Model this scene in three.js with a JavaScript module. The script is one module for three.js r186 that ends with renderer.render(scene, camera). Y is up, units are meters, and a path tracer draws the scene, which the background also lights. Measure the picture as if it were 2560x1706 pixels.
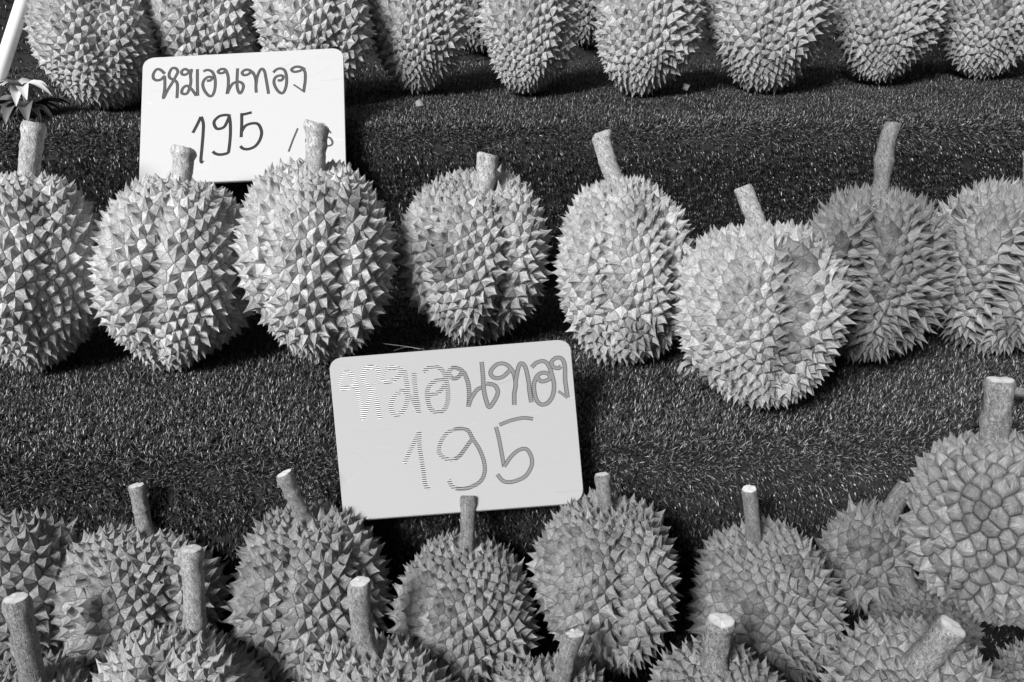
import * as THREE from 'three';
import { mergeGeometries } from 'three/addons/utils/BufferGeometryUtils.js';
import { ImprovedNoise } from 'three/addons/math/ImprovedNoise.js';

// ---------------------------------------------------------------- camera, sky, sun, exposure
const scene = new THREE.Scene();
const camera = new THREE.PerspectiveCamera(44.86, 1024 / 682, 0.05, 100);
camera.position.set(0, 1.5, 0);
camera.rotation.set(THREE.MathUtils.degToRad(-27), THREE.MathUtils.degToRad(-3.5), 0, 'YXZ');
scene.add(camera);
const renderer = new THREE.WebGLRenderer({ antialias: true });
renderer.setSize(1024, 682);
renderer.shadowMap.enabled = true;
renderer.toneMapping = THREE.LinearToneMapping;
renderer.toneMappingExposure = 3.9;
const SUN = new THREE.Vector3(-0.5, 0.6, 0.6).normalize();
{
  // pale overcast sky, brightest round the veiled sun
  const W = 128, H = 64, data = new Float32Array(W * H * 4), d = new THREE.Vector3();
  for (let j = 0; j < H; j++) for (let i = 0; i < W; i++) {
    const phi = ((i + 0.5) / W - 0.5) * 2 * Math.PI, el = ((j + 0.5) / H - 0.5) * Math.PI;
    d.set(Math.cos(el) * Math.cos(phi), Math.sin(el), Math.cos(el) * Math.sin(phi));
    const c = Math.max(0, d.dot(SUN));
    const v = (el < 0 ? 0.04 : 0.035 + 0.02 * Math.sin(el)) + (el < 0 ? 0 : 0.15 * Math.pow(c, 3));
    data.set([v, v, v, 1], (j * W + i) * 4);
  }
  const sky = new THREE.DataTexture(data, W, H, THREE.RGBAFormat, THREE.FloatType);
  sky.mapping = THREE.EquirectangularReflectionMapping; sky.magFilter = THREE.LinearFilter; sky.needsUpdate = true;
  scene.background = sky; scene.environment = sky;
}
const sun = new THREE.DirectionalLight(0xffffff, 1.5);
sun.position.copy(SUN).multiplyScalar(6).add(new THREE.Vector3(0, 1, -1)); sun.target.position.set(0, 1, -1);
sun.castShadow = true; sun.shadow.radius = 34; sun.shadow.mapSize.set(2048, 2048);
Object.assign(sun.shadow.camera, { left: -2, right: 2, top: 2, bottom: -2, near: 0.5, far: 14 });
scene.add(sun, sun.target);

// ---------------------------------------------------------------- helpers
function rng(seed) { let a = seed >>> 0; return () => { a = (a + 0x6d2b79f5) | 0; let t = Math.imul(a ^ (a >>> 15), 1 | a); t = (t + Math.imul(t ^ (t >>> 7), 61 | t)) ^ t; return ((t ^ (t >>> 14)) >>> 0) / 4294967296; }; }
const V = (x, y, z) => new THREE.Vector3(x, y, z), va = (a) => new THREE.Vector3(...a);
const noise = new ImprovedNoise();
const fbm = (x, y, z) => noise.noise(x, y, z) + 0.5 * noise.noise(x * 2.1, y * 2.1, z * 2.1) + 0.25 * noise.noise(x * 4.3, y * 4.3, z * 4.3);
const counts = {};
const numbered = (n) => { const k = counts[n] = (counts[n] ?? -1) + 1; return k ? n + '_' + String(k).padStart(3, '0') : n; };
function shade(o) { o.traverse((m) => { if (m.isMesh) { m.castShadow = true; m.receiveShadow = true; } }); return o; }
function top(o, name, label, category, group) {
  o.name = numbered(name); o.userData = { label, category }; if (group) o.userData.group = group;
  scene.add(shade(o)); return o;
}
function struct(o, name) { o.name = name; o.userData = { kind: 'structure' }; scene.add(shade(o)); return o; }
function part(geo, mat, name, parent, label) { const m = new THREE.Mesh(geo, mat); m.name = name; if (label) m.userData.label = label; parent.add(m); return m; }
const grey = (v) => new THREE.Color().setRGB(v, v, v);
function dataTex(W, H, f, srgb) {
  const d = new Uint8Array(W * H * 4);
  for (let j = 0; j < H; j++) for (let i = 0; i < W; i++) { const v = Math.max(0, Math.min(255, 255 * f(i / W, j / H))); d.set([v, v, v, 255], (j * W + i) * 4); }
  const t = new THREE.DataTexture(d, W, H); t.wrapS = t.wrapT = THREE.RepeatWrapping; t.magFilter = THREE.LinearFilter; t.minFilter = THREE.LinearMipmapLinearFilter; t.generateMipmaps = true;
  if (srgb) t.colorSpace = THREE.SRGBColorSpace; t.needsUpdate = true; return t;
}
// noise that repeats after one unit in u and v
const tile = (u, v, fu, fv, z) => { const a = u * 2 * Math.PI, b = v * 2 * Math.PI; return noise.noise(Math.cos(a) * fu + 7, Math.sin(a) * fu + z, Math.cos(b) * fv) * 0.6 + noise.noise(Math.sin(a) * fu - 3, Math.sin(b) * fv + z, Math.cos(a + b) * fv) * 0.6; };

// ---------------------------------------------------------------- materials
const huskMap = dataTex(256, 256, (u, v) => {
  let k = 0.84 + 0.24 * tile(u, v, 7, 0.9, 1.3) + 0.12 * tile(u, v, 14, 3, 5.1) + 0.1 * tile(u, v, 20, 14, 9.7);
  if (tile(u, v, 9, 9, 21.5) > 0.5) k -= 0.3;
  return k;
}, true);
const huskBump = dataTex(256, 256, (u, v) => 0.5 + 0.35 * tile(u, v, 16, 2, 3.3) + 0.3 * tile(u, v, 18, 12, 8.8));
const huskMat = new THREE.MeshStandardMaterial({ vertexColors: true, map: huskMap, bumpMap: huskBump, bumpScale: 0.0012, roughness: 0.5 });
const barkMap = dataTex(256, 256, (u, v) => {
  let k = 0.78 + 0.3 * tile(u, v, 4, 3, 2.2) + 0.26 * tile(u, v, 9, 10, 6.1) + 0.12 * tile(u, v, 26, 26, 4.4);
  const s = tile(u, v, 22, 22, 31.1); if (s > 0.36) k += 0.2; if (s < -0.38) k -= 0.4;
  if (tile(u, v, 5, 5, 15.2) < -0.5) k -= 0.2;
  return k;
}, true);
const barkBump = dataTex(256, 256, (u, v) => 0.5 + 0.3 * tile(u, v, 24, 24, 31.1) + 0.2 * tile(u, v, 9, 9, 2.1));
const barkMat = new THREE.MeshStandardMaterial({ vertexColors: true, map: barkMap, bumpMap: barkBump, bumpScale: 0.003, roughness: 0.65 });
const cutMat = new THREE.MeshStandardMaterial({ vertexColors: true, roughness: 0.6 });
const turfMat = new THREE.MeshStandardMaterial({ color: grey(0.014), roughness: 0.95, side: THREE.DoubleSide });
const bladeMat = new THREE.MeshStandardMaterial({ vertexColors: true, roughness: 0.36, side: THREE.DoubleSide });

// ---------------------------------------------------------------- the turf-covered steps
// profile from the back (behind the top row) down to the front: [z, y]
const EDGE1 = -1.265, EDGE2 = -0.745, T1 = 1.215, T2 = 0.952, T3 = 0.715;
const profile = [];
{
  const arc = (cz, cy, r, a0, a1, n) => { for (let i = 0; i <= n; i++) { const a = a0 + (a1 - a0) * i / n; profile.push([cz + r * Math.cos(a), cy + r * Math.sin(a)]); } };
  const R = 0.06, R2 = 0.085, r = 0.03, H = Math.PI / 2;
  profile.push([-1.9, 1.75]); profile.push([-1.9, T1 + r]);
  arc(-1.9 + r, T1 + r, r, 2 * H, 3 * H, 5);
  arc(EDGE1 - R, T1 - R, R, H, 0, 8); arc(EDGE1 + r, T2 + r, r, 2 * H, 3 * H, 5);
  arc(EDGE2 - R2, T2 - R2, R2, H, 0, 10); arc(EDGE2 - 0.02 + r, T3 + r, r, 2 * H, 3 * H, 5);
  profile.push([0.02, T3]); profile.push([0.02, 0]);
}
const wave = (x, s) => 0.006 * noise.noise(x * 2.3, s * 3, 4.2) + 0.003 * noise.noise(x * 7, s * 9, 1.2);
const arcs = [0]; for (let i = 1; i < profile.length; i++) arcs.push(arcs[i - 1] + Math.hypot(profile[i][0] - profile[i - 1][0], profile[i][1] - profile[i - 1][1]));
function onProfile(s) {
  let i = 1; while (i < arcs.length - 1 && arcs[i] < s) i++;
  const k = (s - arcs[i - 1]) / (arcs[i] - arcs[i - 1]), [z0, y0] = profile[i - 1], [z1, y1] = profile[i], L = Math.hypot(z1 - z0, y1 - y0);
  return { z: z0 + (z1 - z0) * k, y: y0 + (y1 - y0) * k, nz: -(y1 - y0) / L, ny: (z1 - z0) / L };
}
{
  const NX = 60, X0 = -1.25, X1 = 1.6, pos = [], idx = [], n = profile.length;
  for (let i = 0; i < n; i++) { const q = onProfile(Math.min(arcs[i] + 1e-5, arcs[n - 1] - 1e-5)); for (let j = 0; j <= NX; j++) { const x = X0 + (X1 - X0) * j / NX, w = wave(x, arcs[i]); pos.push(x, profile[i][1] + q.ny * w, profile[i][0] + q.nz * w); } }
  for (let i = 0; i < n - 1; i++) for (let j = 0; j < NX; j++) { const a = i * (NX + 1) + j, b = a + NX + 1; idx.push(a, b, a + 1, a + 1, b, b + 1); }
  const g = new THREE.BufferGeometry(); g.setAttribute('position', new THREE.Float32BufferAttribute(pos, 3)); g.setIndex(idx); g.computeVertexNormals();
  struct(new THREE.Mesh(g, turfMat), 'turf_backing');
}
{
  const rnd = rng(77), blades = [];
  const blade = (len, wid, bend, lean, turn, ox, oz, c) => {
    const p = [], col = [], id = []; const N = 3;
    for (let i = 0; i <= N; i++) {
      const t = i / N, w = wid * (1 - 0.75 * t * t) / 2, y = len * t * Math.cos(bend * t * 0.6), f = len * (lean * t + bend * 0.45 * t * t);
      for (const s of i < N ? [-1, 1] : [0]) { const a = s * w, cx = Math.cos(turn), sx = Math.sin(turn); p.push(ox + a * cx + f * sx, y, oz - a * sx + f * cx); const k = c * (0.7 + 0.5 * t); col.push(k, k, k); }
    }
    for (let i = 0; i < N - 1; i++) id.push(2 * i, 2 * i + 1, 2 * i + 2, 2 * i + 1, 2 * i + 3, 2 * i + 2);
    id.push(2 * N - 2, 2 * N - 1, 2 * N);
    const g = new THREE.BufferGeometry(); g.setAttribute('position', new THREE.Float32BufferAttribute(p, 3)); g.setAttribute('color', new THREE.Float32BufferAttribute(col, 3)); g.setIndex(id); g.computeVertexNormals(); return g;
  };
  for (let i = 0; i < 10; i++) blades.push(blade(0.005 + 0.0035 * rnd(), 0.00095 + 0.0005 * rnd(), 0.3 + 0.9 * rnd(), 0.15 + 0.35 * rnd(), rnd() * 6.283, (rnd() - 0.5) * 0.014, (rnd() - 0.5) * 0.014, rnd() < 0.3 ? 0.11 + 0.12 * rnd() : 0.012 + 0.026 * rnd()));
  const tuft = mergeGeometries(blades), total = arcs[arcs.length - 1] - 0.72, spots = [];
  const per = 46000; // tufts per square metre
  const n = Math.round(per * 2.6 * total);
  for (let i = 0; i < n; i++) {
    const s = rnd() * total, q = onProfile(s), x = -1.2 + 2.7 * rnd(), far = -q.z;
    const mid = 0.061 * far, half = 0.64 * far + 0.22;
    if (Math.abs(x - mid) > half) continue;
    if (q.z > EDGE2 && q.y < T3 + 0.06 && rnd() < 0.7) continue;
    // most tufts are left out behind the top-row fruit, so the dark backing shows
    if (q.z < -1.46 - 0.14 * (x + 0.6) + 0.02 * noise.noise(x * 9, q.z * 9, 7) && rnd() < 0.86) continue;
    spots.push([x, q, s]);
  }
  const mesh = new THREE.InstancedMesh(tuft, bladeMat, spots.length), m = new THREE.Matrix4(), Q = new THREE.Quaternion(), Q2 = new THREE.Quaternion(), up = V(0, 1, 0), nn = V(), sc = V(), c = new THREE.Color();
  spots.forEach(([x, q, s], i) => {
    const w = wave(x, s), riser = Math.abs(q.nz);
    nn.set(0.5 * (rnd() - 0.5), q.ny + 0.35 * (rnd() - 0.5) - 0.8 * riser, q.nz + 0.35 * (rnd() - 0.5)).normalize();
    Q.setFromUnitVectors(up, nn).multiply(Q2.setFromAxisAngle(up, rnd() * 6.283));
    const k = 0.75 + 0.5 * rnd(); sc.set(k, k, k);
    m.compose(V(x, q.y + q.ny * w, q.z + q.nz * w), Q, sc); mesh.setMatrixAt(i, m);
    const g = 0.65 + 0.7 * rnd() + 0.25 * noise.noise(x * 5, s * 5, 2); mesh.setColorAt(i, c.setRGB(g, g, g));
  });
  mesh.name = 'artificial_grass'; mesh.userData = { kind: 'stuff', label: 'dark artificial grass covering the steps under the durians', category: 'artificial grass' };
  mesh.castShadow = mesh.receiveShadow = true; scene.add(mesh);
  console.log('tufts', spots.length);
}

// ---------------------------------------------------------------- durians
function huskGeometry(o, seed) {
  const rnd = rng(seed * 7919 + 13), N = o.n ?? 400, A = o.w / 2, B = o.h / 2;
  const lobe = o.lobe ?? 0.035 + 0.03 * rnd(), phase = o.phase ?? rnd() * 6.28, egg = o.egg ?? 0.05 + (rnd() - 0.5) * 0.14, dip = o.dip ?? 0.1, nx = rnd() * 50;
  const S = (d) => {
    const r = Math.hypot(d.x, d.z), phi = Math.atan2(d.z, d.x), al = Math.acos(Math.max(-1, Math.min(1, d.y)));
    let k = 1 + egg * d.y + 0.1 * noise.noise(d.x * 1.5 + nx, d.y * 1.5, d.z * 1.5);
    const g = (1 - Math.cos(5 * phi + phase + 0.5 * d.y)) / 2;
    k -= lobe * (1.05 * Math.pow(g, 3.6) + 0.75 * Math.pow(g, 16)) * Math.pow(r, 0.8) + (o.taper ?? 0.1) * Math.pow(Math.max(0, -d.y), 2.2) * r;
    k += lobe * 0.35 * (1 - g) * r;
    const hy = d.y * B * (1 - dip * Math.exp(-Math.pow(al / 0.42, 2))) * (1 + (k - 1) * 0.5);
    const sq = Math.pow(Math.max(r, 1e-4), -0.12); // a little fuller than an ellipsoid
    return V(d.x * A * k * Math.min(sq, 1.25), hy, d.z * A * k * Math.min(sq, 1.25));
  };
  let sites = [];
  for (let i = 0; i < N; i++) {
    const t = 1 - 2 * (i + 0.5) / N, y = 0.68 * t + 0.32 * Math.sin(t * Math.PI / 2), r = Math.sqrt(1 - y * y), a = i * 2.399963 + nx, j = 1.25 / Math.sqrt(N);
    sites.push(V(r * Math.cos(a) + (rnd() - 0.5) * 2 * j, y + (rnd() - 0.5) * 2 * j, r * Math.sin(a) + (rnd() - 0.5) * 2 * j).normalize());
  }
  const U = V(), W = V();
  const cell = (i) => {
    const s = sites[i], lim = Math.cos(6.2 / Math.sqrt(N)), near = [];
    for (let j = 0; j < N; j++) if (j !== i) { const c = s.dot(sites[j]); if (c > lim) near.push([c, sites[j]]); }
    near.sort((a, b) => b[0] - a[0]);
    U.set(Math.abs(s.y) < 0.9 ? 0 : 1, Math.abs(s.y) < 0.9 ? 1 : 0, 0).cross(s).normalize(); W.crossVectors(s, U);
    let poly = [[-0.4, -0.4], [0.4, -0.4], [0.4, 0.4], [-0.4, 0.4]];
    for (const [c, m] of near.slice(0, 24)) {
      const k = 1 - c, a = -U.dot(m), b = -W.dot(m), out = [];
      for (let q = 0; q < poly.length; q++) {
        const p0 = poly[q], p1 = poly[(q + 1) % poly.length], d0 = k + a * p0[0] + b * p0[1], d1 = k + a * p1[0] + b * p1[1];
        if (d0 >= 0) out.push(p0);
        if (d0 * d1 < 0) { const t = d0 / (d0 - d1); out.push([p0[0] + (p1[0] - p0[0]) * t, p0[1] + (p1[1] - p0[1]) * t]); }
      }
      poly = out;
    }
    return poly.map(([a, b]) => s.clone().addScaledVector(U, a).addScaledVector(W, b).normalize());
  };
  for (let it = 0; it < 1; it++) {
    sites = sites.map((s, i) => { const p = cell(i), c = V(); p.forEach((v) => c.add(v)); return s.clone().lerp(c.normalize(), 0.55).normalize(); });
  }
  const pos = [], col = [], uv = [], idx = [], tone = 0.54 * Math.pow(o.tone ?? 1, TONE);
  const patches = (o.stains ?? []).map(([c, r, d]) => ({ c: va(c).normalize(), r, d })); for (let i = 0; i < 5; i++) patches.push({ c: V(rnd() - 0.5, rnd() - 0.5, rnd() - 0.5).normalize(), r: 0.12 + 0.3 * rnd() * rnd(), d: 0.15 + 0.4 * rnd() });
  const sharp = o.sharp ?? 1, blunt = o.blunt ?? 0;
  for (let i = 0; i < N; i++) {
    const s = sites[i], poly = cell(i), m = poly.length; if (m < 3) continue;
    const c = S(s), e = 0.02; U.set(Math.abs(s.y) < 0.9 ? 0 : 1, Math.abs(s.y) < 0.9 ? 1 : 0, 0).cross(s).normalize(); W.crossVectors(s, U);
    const n = S(s.clone().addScaledVector(U, e).normalize()).sub(c).cross(S(s.clone().addScaledVector(W, e).normalize()).sub(c)).normalize(); if (n.dot(c) < 0) n.negate();
    const base = poly.map(S); let size = 0; base.forEach((p) => { size += p.distanceTo(c); }); size = 2 * size / m;
    const h = size * (blunt ? (s.x * 0.8 + 0.25 + 0.5 * noise.noise(s.x * 2, s.y * 2, s.z * 2) > 0.25 ? 0.42 : 0.55) + 0.14 * rnd() : (0.46 + 0.24 * rnd()) * sharp);
    const lean = V(0, 1, 0).addScaledVector(n, -n.y).multiplyScalar(h * (0.75 * s.y * Math.abs(s.y) + 0.1)).add(V(rnd() - 0.5, rnd() - 0.5, rnd() - 0.5).multiplyScalar(h * 0.6));
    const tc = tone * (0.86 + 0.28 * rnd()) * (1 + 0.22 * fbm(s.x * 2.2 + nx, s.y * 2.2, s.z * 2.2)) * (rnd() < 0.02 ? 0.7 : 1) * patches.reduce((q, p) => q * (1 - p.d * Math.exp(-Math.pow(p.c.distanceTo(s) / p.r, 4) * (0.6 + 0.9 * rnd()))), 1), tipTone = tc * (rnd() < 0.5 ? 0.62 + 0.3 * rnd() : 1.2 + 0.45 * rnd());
    const ru = rnd(), rv = rnd(), hollow = blunt ? -0.04 : 0.09;
    const prof = blunt ? (t) => 0.56 * (1 - Math.pow(1 - t, 2.6)) + 0.44 * Math.pow(t, 3) : (t) => 0.16 * t + 0.84 * Math.pow(t, 2.4);
    const rings = blunt ? [0, 0.1, 0.35, 0.7, 1] : [0, 0.07, 0.5, 0.8, 1];
    const P = (q, t, mid) => { const p = q.clone().lerp(c, t), f = prof(t); p.addScaledVector(n, h * (f - (mid ? hollow * 4 * t * (1 - t) : 0))).addScaledVector(lean, Math.pow(f, 1.4)); return p; };
    for (let k = 0; k < m; k++) {
      const qa = base[k], qb = base[(k + 1) % m], qm = S(poly[k].clone().add(poly[(k + 1) % m]).normalize()), v0 = pos.length / 3;
      const ft = 0.95 + 0.1 * rnd();
      rings.forEach((t, ri) => {
        const last = ri === rings.length - 1;
        (last ? [0] : [0, 1, 2]).forEach((w) => {
          const q = w === 0 ? qa : w === 1 ? qm : qb;
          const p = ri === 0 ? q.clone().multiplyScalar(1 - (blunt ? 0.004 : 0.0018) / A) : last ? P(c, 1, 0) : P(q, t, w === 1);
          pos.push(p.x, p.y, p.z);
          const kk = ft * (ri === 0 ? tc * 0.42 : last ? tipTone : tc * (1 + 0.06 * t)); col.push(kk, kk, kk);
          uv.push(ru + (k + (last ? 0.5 : w / 2)) / m, rv + t * 0.5);
        });
      });
      const L = rings.length;
      for (let ri = 0; ri < L - 2; ri++) for (let w = 0; w < 2; w++) { const a = v0 + ri * 3 + w, b = a + 3; idx.push(a, a + 1, b, a + 1, b + 1, b); }
      const a = v0 + (L - 2) * 3, tp = v0 + (L - 1) * 3; idx.push(a, a + 1, tp, a + 1, a + 2, tp);
    }
  }
  const g = new THREE.BufferGeometry();
  g.setAttribute('position', new THREE.Float32BufferAttribute(pos, 3)); g.setAttribute('color', new THREE.Float32BufferAttribute(col, 3)); g.setAttribute('uv', new THREE.Float32BufferAttribute(uv, 2));
  g.setIndex(idx); g.computeVertexNormals();
  return g;
}
const TONE = 0.9;
function stemParts(start, tip, r, o, seed, parent) {
  const rnd = rng(seed * 911 + 5), axis = tip.clone().sub(start), len = axis.length(); axis.normalize();
  const side = V(1, 0, 0).addScaledVector(axis, -axis.x).normalize(), fwd = V().crossVectors(axis, side);
  const NR = 22, NL = 44, pos = [], col = [], uv = [], idx = [], tone = 0.68 * Math.pow(o.tone ?? 1, TONE), nz = rnd() * 40, bend = (rnd() - 0.5) * (o.crook ? 0.03 : 0.12);
  const bumps = []; if (!o.knob && rnd() < 0.6) bumps.push([0.93, 0.06, 0.08 + 0.1 * rnd()]); if (!o.ring) bumps.push([0.2 + 0.5 * rnd(), 0.03 + 0.03 * rnd(), 0.05 + 0.07 * rnd()]);
  if (o.knob) bumps.push([0.9, 0.1, o.knob]);
  if (o.ring) for (let i = 0; i < o.ring; i++) bumps.push([o.ring > 1 ? 0.36 + 0.3 * i : 0.58, 0.035, 0.14]);
  if (o.knot) bumps.push([0.45, 0.1, 0.16], [0.2, 0.06, 0.08]);
  if (o.crook) bumps.push([0.52, 0.08, 0.3]);
  const center = (t) => {
    const p = start.clone().addScaledVector(axis, len * t), k = Math.sin(Math.PI * t);
    p.addScaledVector(side, len * bend * k + (o.crook ? 0.02 * len * Math.sin(2 * Math.PI * t) : 0) + 0.03 * r * noise.noise(t * 6, nz, 0)); return p;
  };
  for (let i = 0; i <= NL; i++) {
    const t = i / NL, c = center(t); let R = r * (1 + 0.42 * Math.exp(-t * 13) - 0.05 * Math.sin(Math.PI * t));
    for (const [b, w, a] of bumps) R *= 1 + a * Math.exp(-Math.pow((t - b) / w, 2));
    if (t > 0.97) R *= 1 - (t - 0.97) * 3.5;
    for (let j = 0; j <= NR; j++) {
      const a = j / NR * Math.PI * 2, ca = Math.cos(a), sa = Math.sin(a), w = 1 + 0.08 * fbm(ca * 1.3 + nz, sa * 1.3, t * 4) + 0.035 * noise.noise(ca * 4, sa * 4 + nz, t * 22);
      const p = c.clone().addScaledVector(side, R * w * ca).addScaledVector(fwd, R * w * sa);
      if (t > 0.9) p.addScaledVector(axis, r * 0.13 * (t - 0.9) * 10 * noise.noise(ca * 2.2, sa * 2.2, nz + 3));
      if (o.chip && t > 0.82) p.addScaledVector(axis, -len * 0.5 * (t - 0.82) * (0.5 + 0.5 * Math.cos(a - (o.chip > 1 ? 2.4 : 0.2))) * (0.8 + 0.7 * noise.noise(ca * 4, sa * 4, nz)));
      pos.push(p.x, p.y, p.z);
      let k = tone * (0.9 + 0.28 * fbm(ca * 1.5 + nz, sa * 1.5, t * 4)) * (0.86 + 0.22 * t);
      for (const [b, w2] of bumps) k *= 1 - 0.3 * Math.exp(-Math.pow((t - b - w2 * 0.8) / (w2 * 0.35), 2)) * (0.6 + 0.4 * noise.noise(ca * 2, sa * 2, nz));
      col.push(k, k, k); uv.push(j / NR * 1.5, t * len / (r * 4.2));
    }
  }
  for (let i = 0; i < NL; i++) for (let j = 0; j < NR; j++) { const a = i * (NR + 1) + j, b = a + NR + 1; idx.push(a, a + 1, b, a + 1, b + 1, b); }
  const g = new THREE.BufferGeometry(); g.setAttribute('position', new THREE.Float32BufferAttribute(pos, 3)); g.setAttribute('color', new THREE.Float32BufferAttribute(col, 3)); g.setAttribute('uv', new THREE.Float32BufferAttribute(uv, 2)); g.setIndex(idx); g.computeVertexNormals();
  const stem = part(g, barkMat, 'stem', parent);
  // the pale cut end, filled from the last ring inwards
  const cp = [], cc = [], ci = [], e = center(1), last = NL * (NR + 1), RI = [1, 0.82, 0.55, 0.25, 0];
  let avg = V(); for (let j = 0; j < NR; j++) avg.add(V().fromArray(pos, (last + j) * 3)); avg.multiplyScalar(1 / NR); e.copy(avg);
  RI.forEach((f, ri) => { for (let j = 0; j <= NR; j++) {
    const p = V().fromArray(pos, (last + j) * 3).lerp(e, 1 - f).addScaledVector(axis, r * (0.05 * (1 - f) + (ri && ri < 4 ? 0.03 * noise.noise(j * 0.9, f * 5, nz) : 0)));
    cp.push(p.x, p.y, p.z); const k = (o.tipTone ?? 0.66) * (ri === 0 ? 0.6 : 0.92 + 0.2 * noise.noise(f * 4, j * 0.6, nz)) * (ri === 4 ? 0.7 : 1); cc.push(k, k, k);
  } });
  for (let i = 0; i < 4; i++) for (let j = 0; j < NR; j++) { const a = i * (NR + 1) + j, b = a + NR + 1; ci.push(a, a + 1, b, a + 1, b + 1, b); }
  const cg = new THREE.BufferGeometry(); cg.setAttribute('position', new THREE.Float32BufferAttribute(cp, 3)); cg.setAttribute('color', new THREE.Float32BufferAttribute(cc, 3)); cg.setIndex(ci); cg.computeVertexNormals();
  part(cg, cutMat, 'cut_end', stem);
}
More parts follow.
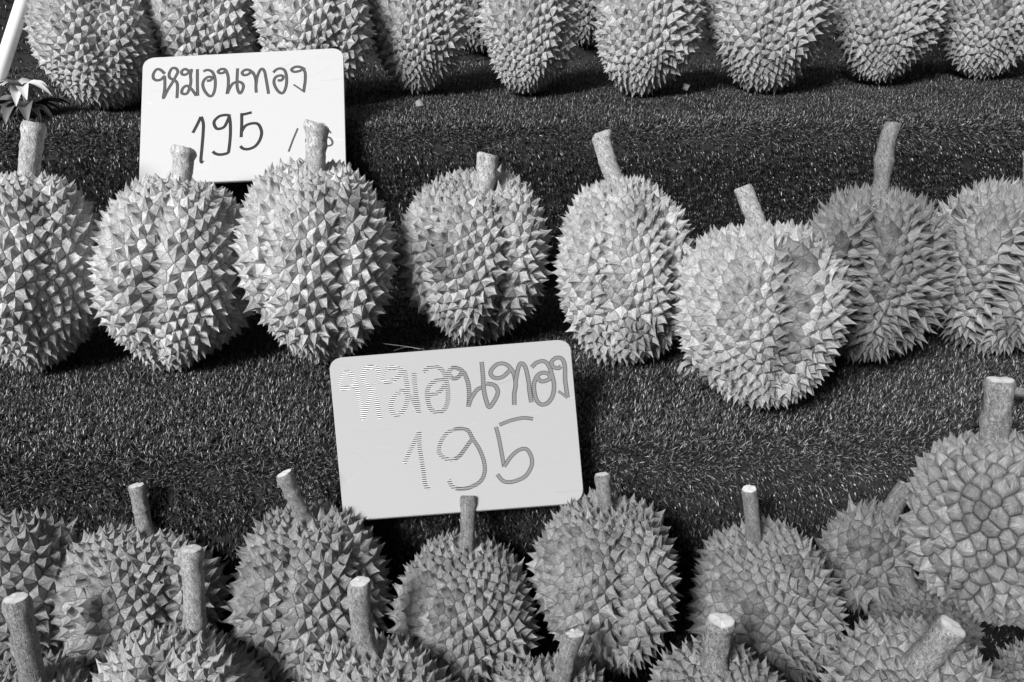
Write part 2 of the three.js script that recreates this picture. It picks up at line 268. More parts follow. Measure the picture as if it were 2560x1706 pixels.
const DURIANS = [  // tone mixes skin colour with light falloff and shade painted into the skin
  { label: "large pale durian at the left end of the top row, right beside the white pole", group: "durians on the top turf step", at: [-0.5783, 1.3241, -1.4408], axis: [-0.1961, 0.9449, -0.2621], w: 0.1834, h: 0.2088, tip: [-0.0118, 0.0567, -0.0157], r: 0.0130, taper: 0.1, sharp: 0.85, egg: 0.1, n: 745, tone: 1.15 },
  { label: "durian of the top row hidden below by the upper price sign's left half", group: "durians on the top turf step", at: [-0.4282, 1.3399, -1.5169], axis: [0.0223, 0.9336, -0.3575], w: 0.1781, h: 0.2454, tip: [0.0013, 0.056, -0.0215], r: 0.0130, sharp: 0.85, egg: 0.1, n: 710, tone: 1.15 },
  { label: "durian of the top row rising behind the upper price sign's top right corner", group: "durians on the top turf step", at: [-0.2393, 1.3411, -1.4814], axis: [-0.032, 0.9392, -0.342], w: 0.1753, h: 0.2477, tip: [-0.0019, 0.0563, -0.0205], r: 0.0130, sharp: 0.85, egg: 0.1, n: 674, tone: 1.15 },
  { label: "slim durian of the top row, first to the right of the upper price sign", group: "durians on the top turf step", at: [-0.0698, 1.3338, -1.5652], axis: [-0.0044, 0.9393, -0.343], w: 0.1556, h: 0.2334, tip: [-0.0003, 0.0564, -0.0206], r: 0.0130, taper: 0.1, tone: 1, egg: 0.1, n: 710 },
  { label: "narrow-bottomed durian of the top row, rising straight above the durian with the hollow crown", group: "durians on the top turf step", at: [0.126, 1.3373, -1.541], axis: [0.0596, 0.9391, -0.3384], w: 0.1604, h: 0.2406, tip: [0.0036, 0.0563, -0.0203], r: 0.0130, taper: 0.1, tone: 1, egg: 0.1, n: 762 },
  { label: "broad-spiked durian of the top row, above the stem that tilts to the left", group: "durians on the top turf step", at: [0.3251, 1.3443, -1.5096], axis: [0.1063, 0.9405, -0.3229], w: 0.1702, h: 0.2548, tip: [0.0064, 0.0564, -0.0194], r: 0.0130, taper: 0.1, tone: 1, egg: 0.1, n: 638 },
  { label: "broad grey durian of the top row whose bottom tip points straight at the viewer", group: "durians on the top turf step", at: [0.5544, 1.352, -1.5479], axis: [0.1092, 0.9192, -0.3783], w: 0.1986, h: 0.2721, tip: [0.0066, 0.0552, -0.0227], r: 0.0130, taper: 0.1, n: 710, egg: 0.06, tone: 0.9 },
  { label: "oval durian of the top row directly behind the long crooked stem, second from the right", group: "durians on the top turf step", at: [0.8077, 1.3519, -1.6154], axis: [0.1581, 0.9355, -0.316], w: 0.1809, h: 0.2713, tip: [0.0095, 0.0561, -0.019], r: 0.0130, taper: 0.1, egg: 0.1, n: 780, tone: 0.8 },
  { label: "durian at the right end of the top row, cut by the frame edge", group: "durians on the top turf step", at: [1.0312, 1.3533, -1.6558], axis: [0.1075, 0.9337, -0.3414], w: 0.1830, h: 0.2746, tip: [0.0065, 0.056, -0.0205], r: 0.0130, taper: 0.1, egg: 0.1, n: 780, tone: 0.8 },
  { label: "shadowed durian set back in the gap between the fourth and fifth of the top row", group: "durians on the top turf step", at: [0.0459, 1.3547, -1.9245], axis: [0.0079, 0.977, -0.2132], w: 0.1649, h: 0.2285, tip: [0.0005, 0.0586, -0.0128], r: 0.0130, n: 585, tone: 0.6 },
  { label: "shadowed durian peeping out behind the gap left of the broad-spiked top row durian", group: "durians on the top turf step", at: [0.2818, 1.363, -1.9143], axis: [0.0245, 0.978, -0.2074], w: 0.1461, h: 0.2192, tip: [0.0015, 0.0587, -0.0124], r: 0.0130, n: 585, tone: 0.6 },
  { label: "big durian at the left frame edge on the middle step, with a thick pale stem", group: "durians on the middle turf step", at: [-0.5686, 1.0854, -1.0442], axis: [0.0858, 0.9616, -0.2607], w: 0.1772, h: 0.2601, tip: [0.0137, 0.0685, -0.0282], r: 0.0134, sharp: 0.9, lobe: 0.05, phase: 4.5, spin: 0, n: 716, dip: 0.08, tone: 1.2, knob: 0.1 },
  { label: "durian with the short stump stem in front of the upper price sign's left part", group: "durians on the middle turf step", at: [-0.3846, 1.0797, -1.0438], axis: [0.1062, 0.9475, -0.3016], w: 0.1954, h: 0.2484, tip: [0.0106, 0.0461, -0.0189], r: 0.0136, taper: 0.17, sharp: 0.9, egg: 0.06, lobe: 0.1, phase: 1.5, spin: 0, n: 716, dip: 0.06, tone: 1.2, knob: 0.25 },
  { label: "durian whose stem with a chipped end crosses the upper price sign's lower right", group: "durians on the middle turf step", at: [-0.1908, 1.0952, -1.0196], axis: [0.0316, 0.9991, -0.029], w: 0.1831, h: 0.2746, tip: [0.0092, 0.0643, -0.0185], r: 0.0130, taper: 0.17, sharp: 0.9, lobe: 0.1, phase: 3.9, spin: 0, n: 716, dip: 0.12, tone: 1.2, egg: 0.1, knob: 0.2, chip: 1 },
  { label: "durian with a deep hollow crown around a stem leaning right, above the lower price sign", group: "durians on the middle turf step", at: [0.0133, 1.082, -1.0673], axis: [0.0767, 0.992, 0.1], w: 0.1907, h: 0.2488, tip: [0.0134, 0.0524, -0.0124], r: 0.0143, taper: 0.17, stains: [[[-0.55, 0.3, 0.8], 0.28, 0.6]], spin: 0, n: 806, dip: 0.24, tone: 1, lobe: 0.12, phase: 3.6 },
  { label: "oval durian with an evenly tessellated face and a stem tilted to the left", group: "durians on the middle turf step", at: [0.2135, 1.0775, -1.0281], axis: [-0.0586, 0.9444, -0.3235], w: 0.1753, h: 0.2455, tip: [-0.021, 0.0599, -0.0264], r: 0.0122, lobe: 0.1, phase: 5.3, n: 806, dip: 0.04, tone: 1.05, spin: 0 },
  { label: "heart-shaped durian with a central groove, standing furthest forward on the middle step", group: "durians on the middle turf step", at: [0.3614, 1.0666, -0.8885], axis: [-0.0349, 0.9087, -0.4161], w: 0.1875, h: 0.2230, tip: [-0.0201, 0.0522, -0.0255], r: 0.0116, taper: 0.14, stains: [[[0, -0.35, 1], 0.3, 0.6], [[0.05, 0.2, 1], 0.2, 0.4]], spin: 0, n: 806, dip: 0.08, egg: 0.12, lobe: 0.12, phase: 1.57, tone: 0.98 },
  { label: "dark lobed durian with fine spikes and a long crooked stem, behind the heart-shaped one", group: "durians on the middle turf step", at: [0.5301, 1.0865, -0.9773], axis: [0.0225, 0.9728, -0.2305], w: 0.1634, h: 0.2197, tip: [0.0173, 0.0827, -0.0302], r: 0.0106, spin: 0, n: 1008, dip: 0.06, lobe: 0.24, phase: 4.71, tone: 0.52, sharp: 1.7, crook: 1 },
  { label: "fine-spiked durian with a long groove on the right frame edge of the middle step", group: "durians on the middle turf step", at: [0.7405, 1.0725, -1.0191], axis: [0.1709, 0.9797, -0.1051], w: 0.1909, h: 0.2305, tip: [-0.0009, 0.0486, -0.0196], r: 0.0110, spin: 0, n: 1008, dip: 0.06, lobe: 0.22, phase: 5.35, tone: 0.72, sharp: 1.6 },
  { label: "durian cut by the left frame edge at the foot of the lower turf bank", group: "durians standing along the foot of the lower turf bank", at: [-0.5092, 0.8375, -0.7387], axis: [-0.177, 0.9773, -0.1165], w: 0.1840, h: 0.1748, tip: [-0.0583, 0.0537, 0.0057], r: 0.0090, sharp: 1.05, n: 585, dip: 0.1, tone: 0.58 },
  { label: "durian with a slender ringed stem, second from the left at the turf bank's foot", group: "durians standing along the foot of the lower turf bank", at: [-0.3734, 0.8222, -0.7226], axis: [0.1836, 0.9693, -0.1637], w: 0.1694, h: 0.1886, tip: [-0.0031, 0.0543, -0.0131], r: 0.0086, sharp: 1.05, n: 614, dip: 0.14, lobe: 0.09, tone: 0.77, ring: 1 },
  { label: "tall durian touching the lower price sign's bottom left corner, stem cracked near its base", group: "durians standing along the foot of the lower turf bank", at: [-0.1764, 0.8514, -0.6804], axis: [0.0465, 0.9787, -0.2001], w: 0.1546, h: 0.2004, tip: [-0.0197, 0.053, -0.0106], r: 0.0082, lobe: 0.09, sharp: 1.05, n: 614, dip: 0.1, tone: 0.62, ring: 2, knob: 0.2 },
  { label: "round durian whose rounded stem stands in front of the lower price sign's bottom edge", group: "durians standing along the foot of the lower turf bank", at: [-0.0106, 0.8267, -0.6633], axis: [0.0433, 0.9631, -0.2657], w: 0.1441, h: 0.1729, tip: [0.0039, 0.042, -0.0344], r: 0.0083, sharp: 1.05, n: 614, dip: 0.06, tone: 0.62, knob: 0.15 },
  { label: "durian at the lower price sign's bottom right corner, stem just beside the sign", group: "durians standing along the foot of the lower turf bank", at: [0.1403, 0.869, -0.6588], axis: [-0.0039, 0.9639, -0.2663], w: 0.1417, h: 0.1895, tip: [-0.0034, 0.0408, -0.0159], r: 0.0077, sharp: 1.05, n: 614, dip: 0.16, lobe: 0.09, tone: 0.62, knob: 0.15 },
  { label: "durian with a smooth straight stem and white specks, alone right of the lower price sign", group: "durians standing along the foot of the lower turf bank", at: [0.325, 0.8135, -0.6754], axis: [-0.198, 0.9543, -0.2238], w: 0.1576, h: 0.1791, tip: [-0.0114, 0.0673, -0.0081], r: 0.0086, sharp: 1.05, n: 614, dip: 0.12, tone: 0.56, lobe: 0.05, specks: 1 },
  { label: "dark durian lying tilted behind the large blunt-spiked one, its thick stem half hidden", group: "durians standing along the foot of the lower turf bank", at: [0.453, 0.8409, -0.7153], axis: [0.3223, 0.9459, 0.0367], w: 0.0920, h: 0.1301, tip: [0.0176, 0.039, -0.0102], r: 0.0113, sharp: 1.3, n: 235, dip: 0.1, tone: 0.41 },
  { label: "large blunt-spiked durian with a thick knotted stem, resting on others at the right edge", group: "durians standing along the foot of the lower turf bank", at: [0.5416, 0.9329, -0.6444], axis: [0.0136, 0.894, -0.4478], w: 0.1530, h: 0.1901, tip: [-0.001, 0.0692, -0.0161], r: 0.0136, n: 440, dip: 0.05, tone: 0.55, blunt: 1, knot: 1, roll: 1 },
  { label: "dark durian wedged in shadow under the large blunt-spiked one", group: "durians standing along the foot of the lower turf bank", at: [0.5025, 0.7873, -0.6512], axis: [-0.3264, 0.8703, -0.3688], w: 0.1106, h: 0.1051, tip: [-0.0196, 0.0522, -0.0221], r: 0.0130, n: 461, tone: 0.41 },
  { label: "durian in the bottom left corner with a thick upright stem at the frame edge", group: "durians heaped at the front of the stall", at: [-0.4354, 0.7969, -0.5673], axis: [0.2312, 0.9394, -0.2533], w: 0.1288, h: 0.1267, tip: [-0.0034, 0.0877, -0.0216], r: 0.0112, sharp: 1.05, n: 567, dip: 0.1, tone: 0.58, knob: 0.12 },
  { label: "bright durian near the bottom left with a smooth cut stem leaning right", group: "durians heaped at the front of the stall", at: [-0.2927, 0.8187, -0.5696], axis: [0.1985, 0.7142, -0.6712], w: 0.1583, h: 0.1526, tip: [0.0058, 0.089, -0.0245], r: 0.0108, lobe: 0.09, sharp: 1.05, n: 585, dip: 0.1, tone: 0.9 },
  { label: "durian at the bottom edge below the sign's left end, thick white-ended stem upright", group: "durians heaped at the front of the stall", at: [-0.1018, 0.8074, -0.5522], axis: [0.0386, 0.9298, -0.366], w: 0.1583, h: 0.1565, tip: [-0.0073, 0.0771, -0.0168], r: 0.0104, lobe: 0.09, sharp: 1.05, n: 585, dip: 0.12, tone: 0.73, knob: 0.1 },
  { label: "durian at the bottom edge with a stem leaning right, its end torn and bitten", group: "durians heaped at the front of the stall", at: [0.0687, 0.7902, -0.533], axis: [0.1492, 0.9828, -0.1086], w: 0.1331, h: 0.1626, tip: [0.0123, 0.0559, -0.0094], r: 0.0090, sharp: 1.05, n: 585, dip: 0.1, tone: 0.62, chip: 1 },
  { label: "durian at the bottom edge with the thickest upright stem and a bright round cut end", group: "durians heaped at the front of the stall", at: [0.2321, 0.8037, -0.5299], axis: [-0.1824, 0.9828, 0.028], w: 0.1246, h: 0.1869, tip: [0.0041, 0.0562, -0.0085], r: 0.0124, sharp: 1.05, n: 532, dip: 0.14, tone: 0.56 },
  { label: "durian at the bottom right with a fat slanting stem and wrinkled folds around it", group: "durians heaped at the front of the stall", at: [0.4207, 0.8119, -0.5226], axis: [-0.1827, 0.9831, 0.0075], w: 0.1583, h: 0.1764, tip: [0.0215, 0.0496, 0.0019], r: 0.0137, sharp: 1.05, n: 603, dip: 0.16, tone: 0.56, lobe: 0.05 },
  { label: "durian showing only a dark sliver in the bottom right corner", group: "durians heaped at the front of the stall", at: [0.5931, 0.7933, -0.5475], axis: [-0.2785, 0.8989, -0.3382], w: 0.1088, h: 0.1260, tip: [-0.0167, 0.0539, -0.0203], r: 0.0130, sharp: 1.05, n: 532, tone: 0.56 },
  { label: "durian lying sideways beyond the right frame edge, only its horizontal stem showing", group: "durians standing along the foot of the lower turf bank", at: [0.7638, 0.9995, -0.7997], axis: [-0.8569, -0.298, -0.4206], w: 0.1475, h: 0.1401, tip: [-0.0822, 0.0133, -0.0086], r: 0.0058, sharp: 1.05, n: 465, tone: 0.69 },
];
let tris = 0;
DURIANS.forEach((o, i) => {
  const root = new THREE.Group(), ax = va(o.axis), spin = new THREE.Quaternion().setFromAxisAngle(V(0, 1, 0), o.spin ?? i * 2.1);
  root.quaternion.setFromUnitVectors(V(0, 1, 0), ax).multiply(spin);
  root.position.copy(va(o.at)).addScaledVector(ax, -o.h / 2);
  const g = huskGeometry(o, i + 1); g.translate(0, o.h / 2, 0); tris += g.index.count / 3;
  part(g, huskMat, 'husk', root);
  const inv = root.quaternion.clone().invert(), t = va(o.tip).applyQuaternion(inv), topP = V(0, o.h * (1 - (o.dip ?? 0.12) / 2), 0);
  const dir = t.clone().normalize();
  stemParts(topP.clone().addScaledVector(dir, -0.012), topP.clone().add(t), o.r, o, i + 1, root);
  top(root, 'durian', o.label, 'durian', o.group);
});
console.log('husk triangles', tris);

// ---------------------------------------------------------------- the two handwritten price signs
function priceSign(o, name, label, paintedGlare) {
  const root = new THREE.Group(), X = va(o.x), n = va(o.n), Y = V().crossVectors(n, X);
  root.quaternion.setFromRotationMatrix(new THREE.Matrix4().makeBasis(X, Y, n));
  const Q = o.quad.map(([x, y]) => new THREE.Vector2(x / 1000, y / 1000)), cut = paintedGlare ? 0.014 : 0.016;
  const outline = (inset) => {
    const s = new THREE.Shape();
    Q.forEach((p, i) => {
      const a = Q[(i + 3) % 4].clone().sub(p).normalize(), b = Q[(i + 1) % 4].clone().sub(p).normalize();
      const pp = p.clone().addScaledVector(a, inset).addScaledVector(b, inset), c = i === 3 || (i === 2 && !paintedGlare) ? 0.004 : cut;
      const s0 = pp.clone().addScaledVector(a, c), s1 = pp.clone().addScaledVector(b, c);
      i ? s.lineTo(s0.x, s0.y) : s.moveTo(s0.x, s0.y); s.quadraticCurveTo(pp.x * 0.75 + (s0.x + s1.x) * 0.125, pp.y * 0.75 + (s0.y + s1.y) * 0.125, s1.x, s1.y);
    });
    s.closePath(); return s;
  };
  const bg = new THREE.ExtrudeGeometry(outline(0.0006), { depth: 0.0034, bevelEnabled: true, bevelThickness: 0.0004, bevelSize: 0.0004, bevelSegments: 1, curveSegments: 6 }); bg.translate(0, 0, -0.004);
  part(bg, new THREE.MeshStandardMaterial({ color: grey(paintedGlare ? 0.44 : 0.58), roughness: 0.5 }), 'board', root);
  // marker writing on the front sheet
  const xs = Q.map((p) => p.x * 1000), ys = Q.map((p) => p.y * 1000), x0 = Math.min(...xs), x1 = Math.max(...xs), y0 = Math.min(...ys), y1 = Math.max(...ys);
  const W = 2048, H = Math.round(W * (y1 - y0) / (x1 - x0)), k = W / (x1 - x0);
  const make = () => { const c = document.createElement('canvas'); c.width = W; c.height = H; return c; };
  const cv = make(), cx = cv.getContext('2d'), rc = make(), rx = rc.getContext('2d'), bc = make(), bx = bc.getContext('2d'), rnd = rng(paintedGlare ? 5 : 6);
  cx.fillStyle = paintedGlare ? '#9e9e9e' : '#b5b5b5'; cx.fillRect(0, 0, W, H); rx.fillStyle = '#8c8c8c'; rx.fillRect(0, 0, W, H);
  const pitch = (paintedGlare ? 2.55 : 2.3) * k;
  for (let y = 0; y < H; y++) { const b = Math.round(128 + 60 * Math.cos(y / pitch * 2 * Math.PI)); bx.fillStyle = `rgb(${b},${b},${b})`; bx.fillRect(0, y, W, 1); }
  for (let y = 0; y < H; y += pitch) { cx.fillStyle = paintedGlare ? 'rgba(120,120,120,0.16)' : 'rgba(150,150,150,0.06)'; cx.fillRect(0, y, W, pitch * 0.3); }
  for (let i = 0; i < 40; i++) { cx.fillStyle = `rgba(110,110,110,${0.1 + 0.3 * rnd()})`; cx.beginPath(); cx.arc(rnd() * W, rnd() * H, 1 + 3 * rnd() * rnd(), 0, 7); cx.fill(); }
  for (let i = 0; i < 26; i++) { // smears and scuffs
    const x = rnd() * W, y = rnd() * H, l = 60 + 260 * rnd(), a = (rnd() - 0.5) * 1.2; cx.strokeStyle = `rgba(${rnd() < 0.5 ? '90,90,90' : '255,255,255'},${0.03 + 0.06 * rnd()})`; cx.lineWidth = 2 + 30 * rnd() * rnd(); cx.lineCap = 'round';
    cx.beginPath(); cx.moveTo(x, y); cx.quadraticCurveTo(x + l * 0.5, y + 30 * (rnd() - 0.5), x + l * Math.cos(a), y + l * Math.sin(a)); cx.stroke();
  }
  const path = (c, pts) => {
    c.beginPath(); c.moveTo(...pts[0]);
    for (let i = 0; i < pts.length - 1; i++) { const a = pts[i - 1] ?? pts[i], b = pts[i], d = pts[i + 1], e = pts[i + 2] ?? d; c.bezierCurveTo(b[0] + (d[0] - a[0]) / 6, b[1] + (d[1] - a[1]) / 6, d[0] - (e[0] - b[0]) / 6, d[1] - (e[1] - b[1]) / 6, d[0], d[1]); }
    c.stroke();
  };
  const ink = make(), ix = ink.getContext('2d');
  o.strokes.forEach(([w, s], n0) => {
    const pts = s.split(' ').map((p) => { const [x, y] = p.split(',').map(Number); return [(x - x0) * k, (y1 - y) * k]; });
    for (const c of [ix, rx]) { c.lineJoin = 'round'; c.lineCap = 'butt'; }
    const digit = !paintedGlare && o.strokes.length - n0 <= 6, dark = paintedGlare ? 62 : digit ? 22 : 34, mid = paintedGlare ? 112 : digit ? 48 : 80, ww = w * k;
    ix.strokeStyle = `rgb(${dark},${dark},${dark})`; ix.lineWidth = ww; path(ix, pts);
    ix.strokeStyle = `rgb(${mid},${mid},${mid})`; ix.lineWidth = ww * 0.66; path(ix, pts);
    rx.strokeStyle = '#404040'; rx.lineWidth = ww; path(rx, pts);
  });
  // the ink sits unevenly over the flutes of the board; on the lower sign its glare is painted in as pale stripes towards the left
  const id = ix.getImageData(0, 0, W, H), d = id.data;
  for (let y = 0; y < H; y++) for (let x = 0; x < W; x++) {
    const p = (y * W + x) * 4; if (!d[p + 3]) continue;
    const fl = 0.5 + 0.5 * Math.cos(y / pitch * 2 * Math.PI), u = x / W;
    if (paintedGlare) { const inkGlare = Math.max(0, Math.min(1, (0.66 - u) / 0.26)); const keep = 1 - inkGlare; const lineK = fl > 0.5 ? 1 : 0, glareLift = Math.max(0, Math.min(1, (0.5 - u) / 0.32)); if (!lineK && inkGlare > 0.6) { d[p] = d[p + 1] = d[p + 2] = 205 + 40 * glareLift; d[p + 3] *= 0.3 + 0.45 * glareLift; } else { d[p + 3] *= lineK ? 1 : keep * (0.75 + 0.25 * fl); const dk = lineK ? 1 - 0.55 * inkGlare : 1; d[p] *= dk; d[p + 1] *= dk; d[p + 2] *= dk; } }
    else { const l = 26 * (fl - 0.5) * (0.5 + noise.noise(x / 90, y / 60, 3)); d[p] += l; d[p + 1] += l; d[p + 2] += l; }
  }
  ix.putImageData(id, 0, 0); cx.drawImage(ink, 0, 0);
  const tex = (c, srgb) => { const t = new THREE.CanvasTexture(c); if (srgb) t.colorSpace = THREE.SRGBColorSpace; t.anisotropy = 8; return t; };
  const fg = new THREE.ShapeGeometry(outline(0.0007), 6), ps = fg.attributes.position, uvs = fg.attributes.uv;
  for (let i = 0; i < ps.count; i++) uvs.setXY(i, (ps.getX(i) * 1000 - x0) / (x1 - x0), (ps.getY(i) * 1000 - y0) / (y1 - y0));
  fg.translate(0, 0, 0.0004);
  part(fg, new THREE.MeshStandardMaterial({ map: tex(cv, true), roughnessMap: tex(rc), roughness: 1, bumpMap: tex(bc), bumpScale: 0.00012 }), 'written_face', root);
  root.position.copy(va(o.at)).addScaledVector(Y, Math.min(...Q.map((p) => p.y))); root.children.forEach((c) => { c.position.y = -Math.min(...Q.map((p) => p.y)); });
  return top(root, name, label, 'price sign', 'handwritten price signs');
}
priceSign({ at: [-0.3229, 1.242, -1.2711], x: [0.9995, 0.0311, -0.011], n: [-0.0162, 0.753, 0.6579], quad: [[-157.1, 113.8], [147.7, 117.4], [152.3, -117.2], [-142.9, -114.0]], strokes: [
    [4.6, '-121.2,81.4 -128,89.2 -134.2,90.5 -138.3,82.3 -137.6,74.3 -132.6,70 -126.2,71.1 -121.6,76.4 -119.9,65.6 -119.2,52.8 -119.7,36.8 -114.7,50.7 -108.5,65 -104.6,75.8 -102.1,84.6 -106,91.2 -111.6,90.7 -114.8,81 -113.2,73.7 -108.6,70.2 -103.6,66.6 -100.7,58.7 -99.7,35'],
    [4.6, '-84.1,83.6 -91.4,88.9 -96.4,84.7 -95.1,79.4 -90.3,78.2 -84.8,82.5 -81.8,86.5 -82.6,76.1 -81.2,65.3 -82.4,52.6 -85.5,43.1 -91,42.5 -93.6,45.9 -92.1,53.1 -87.4,57.2 -82.1,54 -76.4,46.4 -71.5,38.1'],
    [4.6, '-73,87.9 -71.2,59.3 -69.2,37.6'],
    [4.6, '-63.8,82.9 -58.1,85.2 -50.8,81.8 -46,70.8 -44.4,57.8 -45.1,44.7 -48.1,36.8 -52.8,37.1 -59.2,45.8 -62.9,56.6 -61.9,65.7 -57.2,71.4 -51.7,71.8 -50,68.8 -52.7,65.2 -57.6,65.3'],
    [4.6, '-29.8,82.9 -32.5,85.5 -37.7,85.7 -41.6,81.7 -38.5,78.1 -32.3,79.3 -30.1,83.3 -26.4,73 -25.1,62.2 -25.1,49.4 -26,38.5'],
    [4.6, '-25.5,39.4 -22.5,49.2 -18.5,57.3 -13.9,60.1'],
    [4.6, '-12.5,86 -12.4,68.9 -11.6,52.3 -8.9,41.9 -5.9,39.2 -2.8,46 -2.4,53.6 -6.1,59 -12.2,61.2'],
    [4.6, '13,72.7 7,80.5 -0.2,82.6 -5.2,77.8 -2.7,72.8 3.2,73.3 9.5,77.9 13.7,70.8 16.2,60 16.6,48.9 17.6,38.6'],
    [4.6, '16.7,54.4 17.6,67.3 21.3,79.7 24.8,82.9 28.5,77.5 31.4,62.8 34,47.9 36,35.4'],
    [4.6, '41.7,74.9 46,80.2 52.5,82.1 59.2,77.3 62.2,63 61.7,48.2 58.7,37.8 54.4,35.8 48.6,42 43.9,52.9 43.7,62.1 47.8,67.8 54.9,68.6 57,64.2 53.7,59.4 48.8,60.4'],
    [4.6, '89.8,78.2 81.7,83.5 74.2,83.7 69.1,79.3 72.9,74.8 80.3,75.4 86.9,78 90,70.7 90.2,55.9 89.1,44.9 88.5,37.2'],
    [2.6, '90,35.3 82.2,42.5 72.7,50.9'],
    [2.9, '81,-29.5 74.3,-49.7 68.5,-70'],
    [2.3, '112.7,-42.4 116.7,-34.7 121.9,-33.1 126.5,-35.8 130,-41.3'],
    [3.1, '112.9,-56.3 115.7,-49.5 121.4,-47.7 128.4,-49.5 132.1,-57.4 129.6,-62.4 123,-62.9 115.8,-60.2'],
    [3.1, '101.2,-46.1 94.4,-48.3 93.9,-56.9 96.1,-65.6 104.4,-64.4'],
    [4.7, '-72,-29 -66.6,-14.6 -62.1,-0.7'],
    [4.7, '-61.5,-0.4 -57.8,-13.3 -57,-30.9 -57.1,-56.7 -57.1,-78.5 -53.3,-80.8'],
    [4.7, '-18.5,-1.8 -25.8,0.4 -35.5,-1.7 -42.2,-10.7 -39.6,-21 -34.5,-24 -26.7,-20.4 -21.7,-6.9 -20.4,-3.5 -18.3,-15.6 -17.2,-38.4 -18,-60.7 -19.7,-67.1 -29.2,-69.3 -36.9,-67.3 -41.3,-63.1'],
    [4.7, '12.3,2.9 -0.6,-0.3'],
    [4.7, '-2.5,2.6 -1.6,-16.5 -1.3,-40.7'],
    [4.7, '-1.2,-30.9 4.1,-20.7 14,-16.9 22.7,-19.2 28,-32.3 26.3,-46.1 19.9,-57.4 10.2,-62 2.4,-60.7 -1.9,-56']
] }, 'price_sign', 'bright white corrugated price board with dark writing, the upper of the two', false);
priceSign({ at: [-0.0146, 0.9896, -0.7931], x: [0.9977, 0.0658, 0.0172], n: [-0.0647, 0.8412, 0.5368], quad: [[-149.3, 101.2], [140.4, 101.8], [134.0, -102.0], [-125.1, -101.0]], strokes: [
    [5.3, '-117.4,60.6 -130.5,58.4 -134.2,62.1 -133,71.8 -127.5,79.5 -120.5,75.4 -115.7,63.5 -111.8,48.1 -109.1,33.1 -106.8,18.6 -102,32.5 -96.1,50 -89.8,64.6 -88,76 -91.7,82.1 -98.9,84.5 -105.5,80.9 -107.5,72.1 -103.7,62.4 -96.1,51.4 -91.5,38.1 -88.7,26.4 -86.6,16.2'],
    [5.3, '-84.3,64.1 -84.9,70.9 -78.4,80.2 -69.6,80.8 -62.4,77.1 -65.1,69.1 -73.8,63.5 -82.8,63.3'],
    [5.3, '-58.3,77.4 -56.5,61.6 -54.8,49.7 -55.8,34.9 -60.9,22.7 -68.2,19.4 -72.9,23.7 -74.4,33.3 -69.4,44 -60.7,48.9 -53.1,42.6 -46.1,30.8 -41.9,19.1'],
    [5.3, '-47.1,72.3 -46.4,55.6 -45.1,40.6 -42.4,27.2'],
    [5.3, '-36.3,72.5 -28.9,77.3 -18.4,76.4 -11.9,69.1 -9.1,55.7 -8.1,40.6 -9.4,29.2 -14.1,20.2 -24.3,19.6 -29.8,26.1 -32.4,41.1 -30.7,50.9 -23.4,58.3 -12.3,59'],
    [5.3, '-11.6,52.6 -17.8,44.8 -26.5,40.9 -32.1,40.7'],
    [5.3, '9.9,67.5 7.9,71.1 -0.1,74.7 -6,70.3 -3.6,61.6 3.6,61 10.2,67.5 13.2,62.5 16,50.1 16.2,35.1 14.7,22.2'],
    [5.3, '15.7,25.4 17.9,31.7 25.1,42.3 31.5,45.9'],
    [5.3, '33,79.5 33.5,60.3 33.5,43.5 35.1,30.2 38.6,19.8 46.2,29.2 49.6,38.8 46.1,47.1 36.7,50.4'],
    [5.3, '71.4,58.6 63,72.3 52.7,75.1 44.1,67.9 43,61.2 48.5,56.3 57.3,57.8 66.8,65.5 70.3,57 70.7,45.2 68.3,33.8 67.3,19.8'],
    [5.3, '71,50.2 76.1,69.3 80.3,73.2 84,67 86.1,48.9 86.2,35.5 87.1,21.3'],
    [5.3, '91.2,66.7 97.7,72.6 106.6,73.6 111.6,66.6 114.2,53.1 115.1,41.3 112.4,28.3 106,19.4 98.5,17.7 93.4,23.4 91.5,35.1 92.6,46.6 97.8,55.9 105.2,58.6 111.1,54.7 110,49.4 101.4,47.2 96.8,52.3'],
    [5.3, '125.9,65.3 122.1,62.9 116.6,65.1 115.1,71.7 120.8,76.8 127.6,75.3 130.1,65.3 128.7,48.4 128.7,35.1 129,23.8'],
    [3.3, '128.9,23.2 124.5,28 119.1,33.1'],
    [4.6, '-59.5,-40.9 -52.3,-25.7 -45.2,-10.8 -42.6,-4.5'],
    [4.6, '-42,-4.5 -42.2,-20.4 -40.5,-35.9 -38.5,-51.1 -36.3,-69.1 -31.6,-72.1'],
    [4.6, '16.2,-19.2 8.6,-29.4 1.1,-38.2 -7.5,-41.1 -15.6,-37.7 -20.7,-29.9 -17.8,-18.2 -10.3,-8.2 1,-4.5 12.2,-7 17.7,-18.1 24.2,-30.7 28.8,-46.3 28.6,-59.8 23.3,-69.4 12.2,-74.9 2.4,-76.1 -6.9,-72.7 -10.8,-64.6'],
    [4.6, '87.3,0.4 76.8,2.6 62.4,0.8 48.5,-3.8'],
    [4.6, '44.6,-5.7 47.1,-20.4 48.9,-37.4 50.6,-54.5'],
    [4.6, '50.6,-54.2 59,-43.2 68,-36.3 76.6,-35.7 81.2,-44.8 80.9,-55.3 74.1,-66.3 63.9,-71.4 54.1,-72.6 47.6,-70 42.5,-62.5']
] }, 'price_sign', 'greyer price board, glare painted as pale stripes in its writing, leaning low in the middle', true);

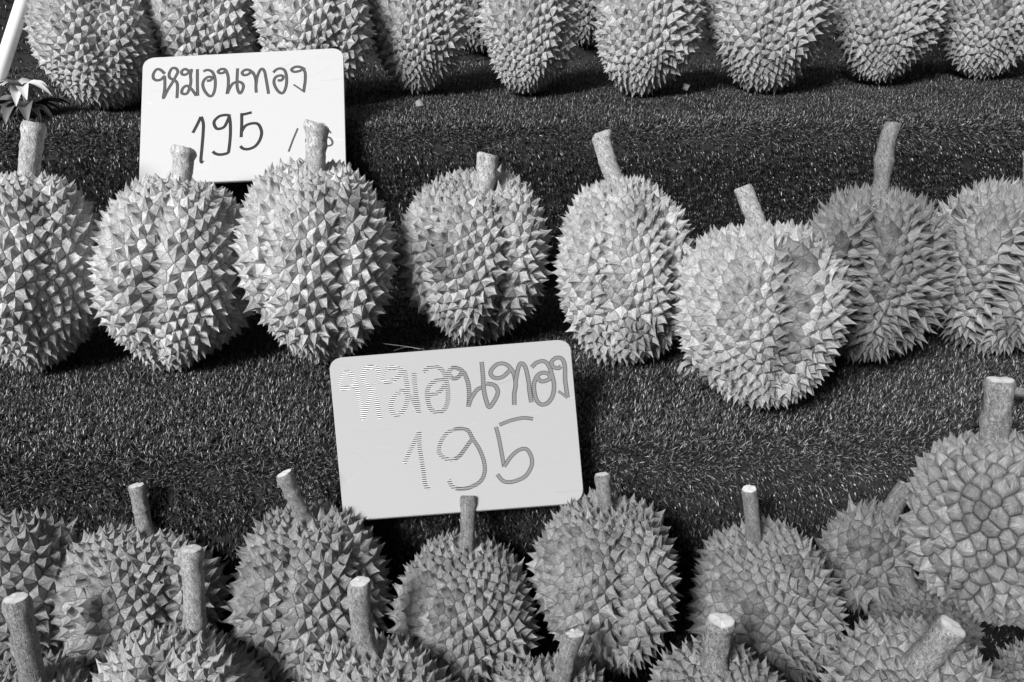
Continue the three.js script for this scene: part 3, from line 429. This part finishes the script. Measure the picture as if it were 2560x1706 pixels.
// ---------------------------------------------------------------- pole, plant and wall in the top left corner
{
  const a = va([-0.6602, 1.4426, -1.4728]), b = va([-0.7362, 1.2244, -1.3436]), L = a.distanceTo(b), ax = a.clone().sub(b).normalize();
  const g = new THREE.CylinderGeometry(0.0105, 0.0105, L, 28, 12, false), ps = g.attributes.position, cs = [];
  for (let i = 0; i < ps.count; i++) { const k = 0.82 - 0.2 * Math.max(0, fbm(ps.getX(i) * 90, ps.getY(i) * 14, ps.getZ(i) * 90)); cs.push(k, k, k); }
  g.setAttribute('color', new THREE.Float32BufferAttribute(cs, 3)); g.translate(0, L / 2, 0);
  const m = new THREE.Mesh(g, new THREE.MeshStandardMaterial({ vertexColors: true, roughness: 0.35 }));
  m.position.copy(b); m.quaternion.setFromUnitVectors(V(0, 1, 0), ax);
  top(m, 'pole', 'white painted metal pole leaning across the top left corner', 'pole');
}
{
  const root = new THREE.Group(), rnd = rng(31); root.position.copy(va([-0.683, 1.226, -1.3749])); 
  const leaf = (len, wid, droop, tw) => {
    const p = [], id = [], N = 9;
    for (let i = 0; i <= N; i++) { const t = i / N, w = wid * Math.pow(Math.sin(Math.PI * Math.min(1, 0.06 + 0.94 * t)), 0.8) * (1 - 0.25 * t), f = len * t * (1 - 0.18 * t), y = len * (0.55 * t - droop * t * t); for (const s of [-1, -0.5, 0, 0.5, 1]) p.push(s * w, y + Math.abs(s) * w * 0.5 + tw * s * w * t, f); }
    for (let i = 0; i < N; i++) for (let s = 0; s < 4; s++) { const a = i * 5 + s, b = a + 5; id.push(a, b, a + 1, a + 1, b, b + 1); }
    const g = new THREE.BufferGeometry(); g.setAttribute('position', new THREE.Float32BufferAttribute(p, 3)); g.setIndex(id); g.computeVertexNormals(); return g;
  };
  const pale = new THREE.MeshStandardMaterial({ color: grey(0.5), roughness: 0.5, side: THREE.DoubleSide }), dark = new THREE.MeshStandardMaterial({ color: grey(0.12), roughness: 0.45, side: THREE.DoubleSide });
  for (let i = 0; i < 13; i++) { const m = part(leaf(0.04 + 0.022 * rnd(), 0.008 + 0.003 * rnd(), 0.3 + 0.8 * rnd(), rnd() - 0.5), pale, 'leaf', root); m.position.set(0, 0.036, 0); m.rotation.set(0.3 - 0.9 * rnd(), i * 2.399 + 0.4 * rnd(), 0, 'YXZ'); }
  for (let i = 0; i < 15; i++) { const m = part(leaf(0.055 + 0.03 * rnd(), 0.009 + 0.004 * rnd(), 0.5 + 0.5 * rnd(), rnd() - 0.5), dark, 'leaf', root, 'darker lower leaf'); m.position.set((rnd() - 0.5) * 0.03, 0.006 + 0.008 * rnd(), (rnd() - 0.5) * 0.02); m.rotation.set(0.1 * rnd(), i * 2.399, 0, 'YXZ'); }
  const st = new THREE.CylinderGeometry(0.003, 0.004, 0.042, 8); st.translate(0, 0.018, 0); part(st, dark, 'stalk', root);
  top(root, 'plant', 'small plant with a star of pale pointed leaves in front of the white pole', 'plant');
}
{
  const wall = new THREE.Group(), rnd = rng(91), Z = -2.35;
  const back = new THREE.BoxGeometry(3.6, 2.6, 0.1); back.translate(0.4, 1.3, Z - 0.05);
  part(back, new THREE.MeshStandardMaterial({ color: grey(0.02), roughness: 0.9 }), 'mortar', wall);
  const tg = new THREE.BoxGeometry(0.062, 0.038, 0.012), mats = [0.03, 0.04, 0.05].map((v) => new THREE.MeshStandardMaterial({ color: grey(v), roughness: 0.5 }));
  for (let j = 0; j < 16; j++) for (let i = 0; i < 11; i++) { const m = part(tg, mats[Math.floor(rnd() * 3)], 'tile', wall); m.position.set(-1.75 + i * 0.066 + (j % 2) * 0.033, 1.12 + j * 0.042, Z + 0.004 + 0.002 * rnd()); }
  top(wall, 'tiled_wall', 'dark tiled wall seen past the white pole in the top left corner', 'wall');
}
{
  // added unseen sheet behind the viewer, blocks the sun towards the right-hand side
  const g = new THREE.BoxGeometry(3.6, 3.2, 0.02); g.translate(0, 1.6, 0);
  const m = new THREE.Mesh(g, new THREE.MeshStandardMaterial({ color: grey(0.12), roughness: 0.95 })); m.position.set(1.6, 0, 0.75);
  top(m, 'added_sun_blocker', 'added grey sheet behind the viewer to block the sun, outside the picture', 'sun_blocker');
}
{
  // litter on the turf
  const scrapMat = new THREE.MeshStandardMaterial({ color: grey(0.24), roughness: 0.7, side: THREE.DoubleSide }), strawMat = new THREE.MeshStandardMaterial({ color: grey(0.14), roughness: 0.6 });
  const curl = (r, w, turns, seed) => { const p = [], id = [], N = 26, rd = rng(seed); for (let i = 0; i <= N; i++) { const t = i / N, a = t * turns * 6.283, R = r * (1 - 0.45 * t); for (const s of [-1, 0, 1]) p.push(R * Math.cos(a) * (1 + 0.06 * s), R * Math.sin(a), s * w * (1 - 0.5 * t) + 0.15 * r * rd()); } for (let i = 0; i < N; i++) for (let s = 0; s < 2; s++) { const a = i * 3 + s, b = a + 3; id.push(a, b, a + 1, a + 1, b, b + 1); } const g = new THREE.BufferGeometry(); g.setAttribute('position', new THREE.Float32BufferAttribute(p, 3)); g.setIndex(id); g.computeVertexNormals(); return g; };
  const put = (g, mat, at, rx, ry, name, label, cat) => { const m = new THREE.Mesh(g, mat); m.position.copy(va(at)); m.rotation.set(rx, ry, 0); top(m, name, label, cat); };
  put(curl(0.011, 0.004, 1.3, 3), scrapMat, [0.256, 1.0257, -0.8441], 0.2, 0.5, 'husk_scrap', 'curled dry scrap beside the heart-shaped durian, at its lower left', 'scrap');
  put(curl(0.008, 0.006, 0.7, 4), scrapMat, [-0.0705, 1.2229, -1.437], 1.2, 0.3, 'husk_scrap', 'small pale scrap on the turf under the top row, right of the upper sign', 'scrap');
  put(curl(0.007, 0.006, 0.8, 5), scrapMat, [0.3975, 1.2363, -1.4828], 0.9, 1.1, 'husk_scrap', 'tiny pale scrap on the turf in a dark gap of the top row', 'scrap');
  const straw = (pts) => new THREE.TubeGeometry(new THREE.CatmullRomCurve3(pts.map(va)), 24, 0.0004, 5);
  put(straw([[-0.1116, 0.9975, -0.9872], [-0.0821, 0.999, -0.9749], [-0.0564, 0.9954, -0.9715]]), strawMat, [0, 0, 0], 0, 0, 'straw', 'long thin straw on the turf just above the lower sign, nearly straight', 'straw');
  put(straw([[-0.0939, 1.0078, -0.9464], [-0.0778, 1.0072, -0.9563], [-0.0604, 1.0093, -0.9451]]), strawMat, [0, 0, 0], 0, 0, 'straw', 'short bent straw touching the top edge of the lower sign', 'straw');
}

renderer.render(scene, camera);
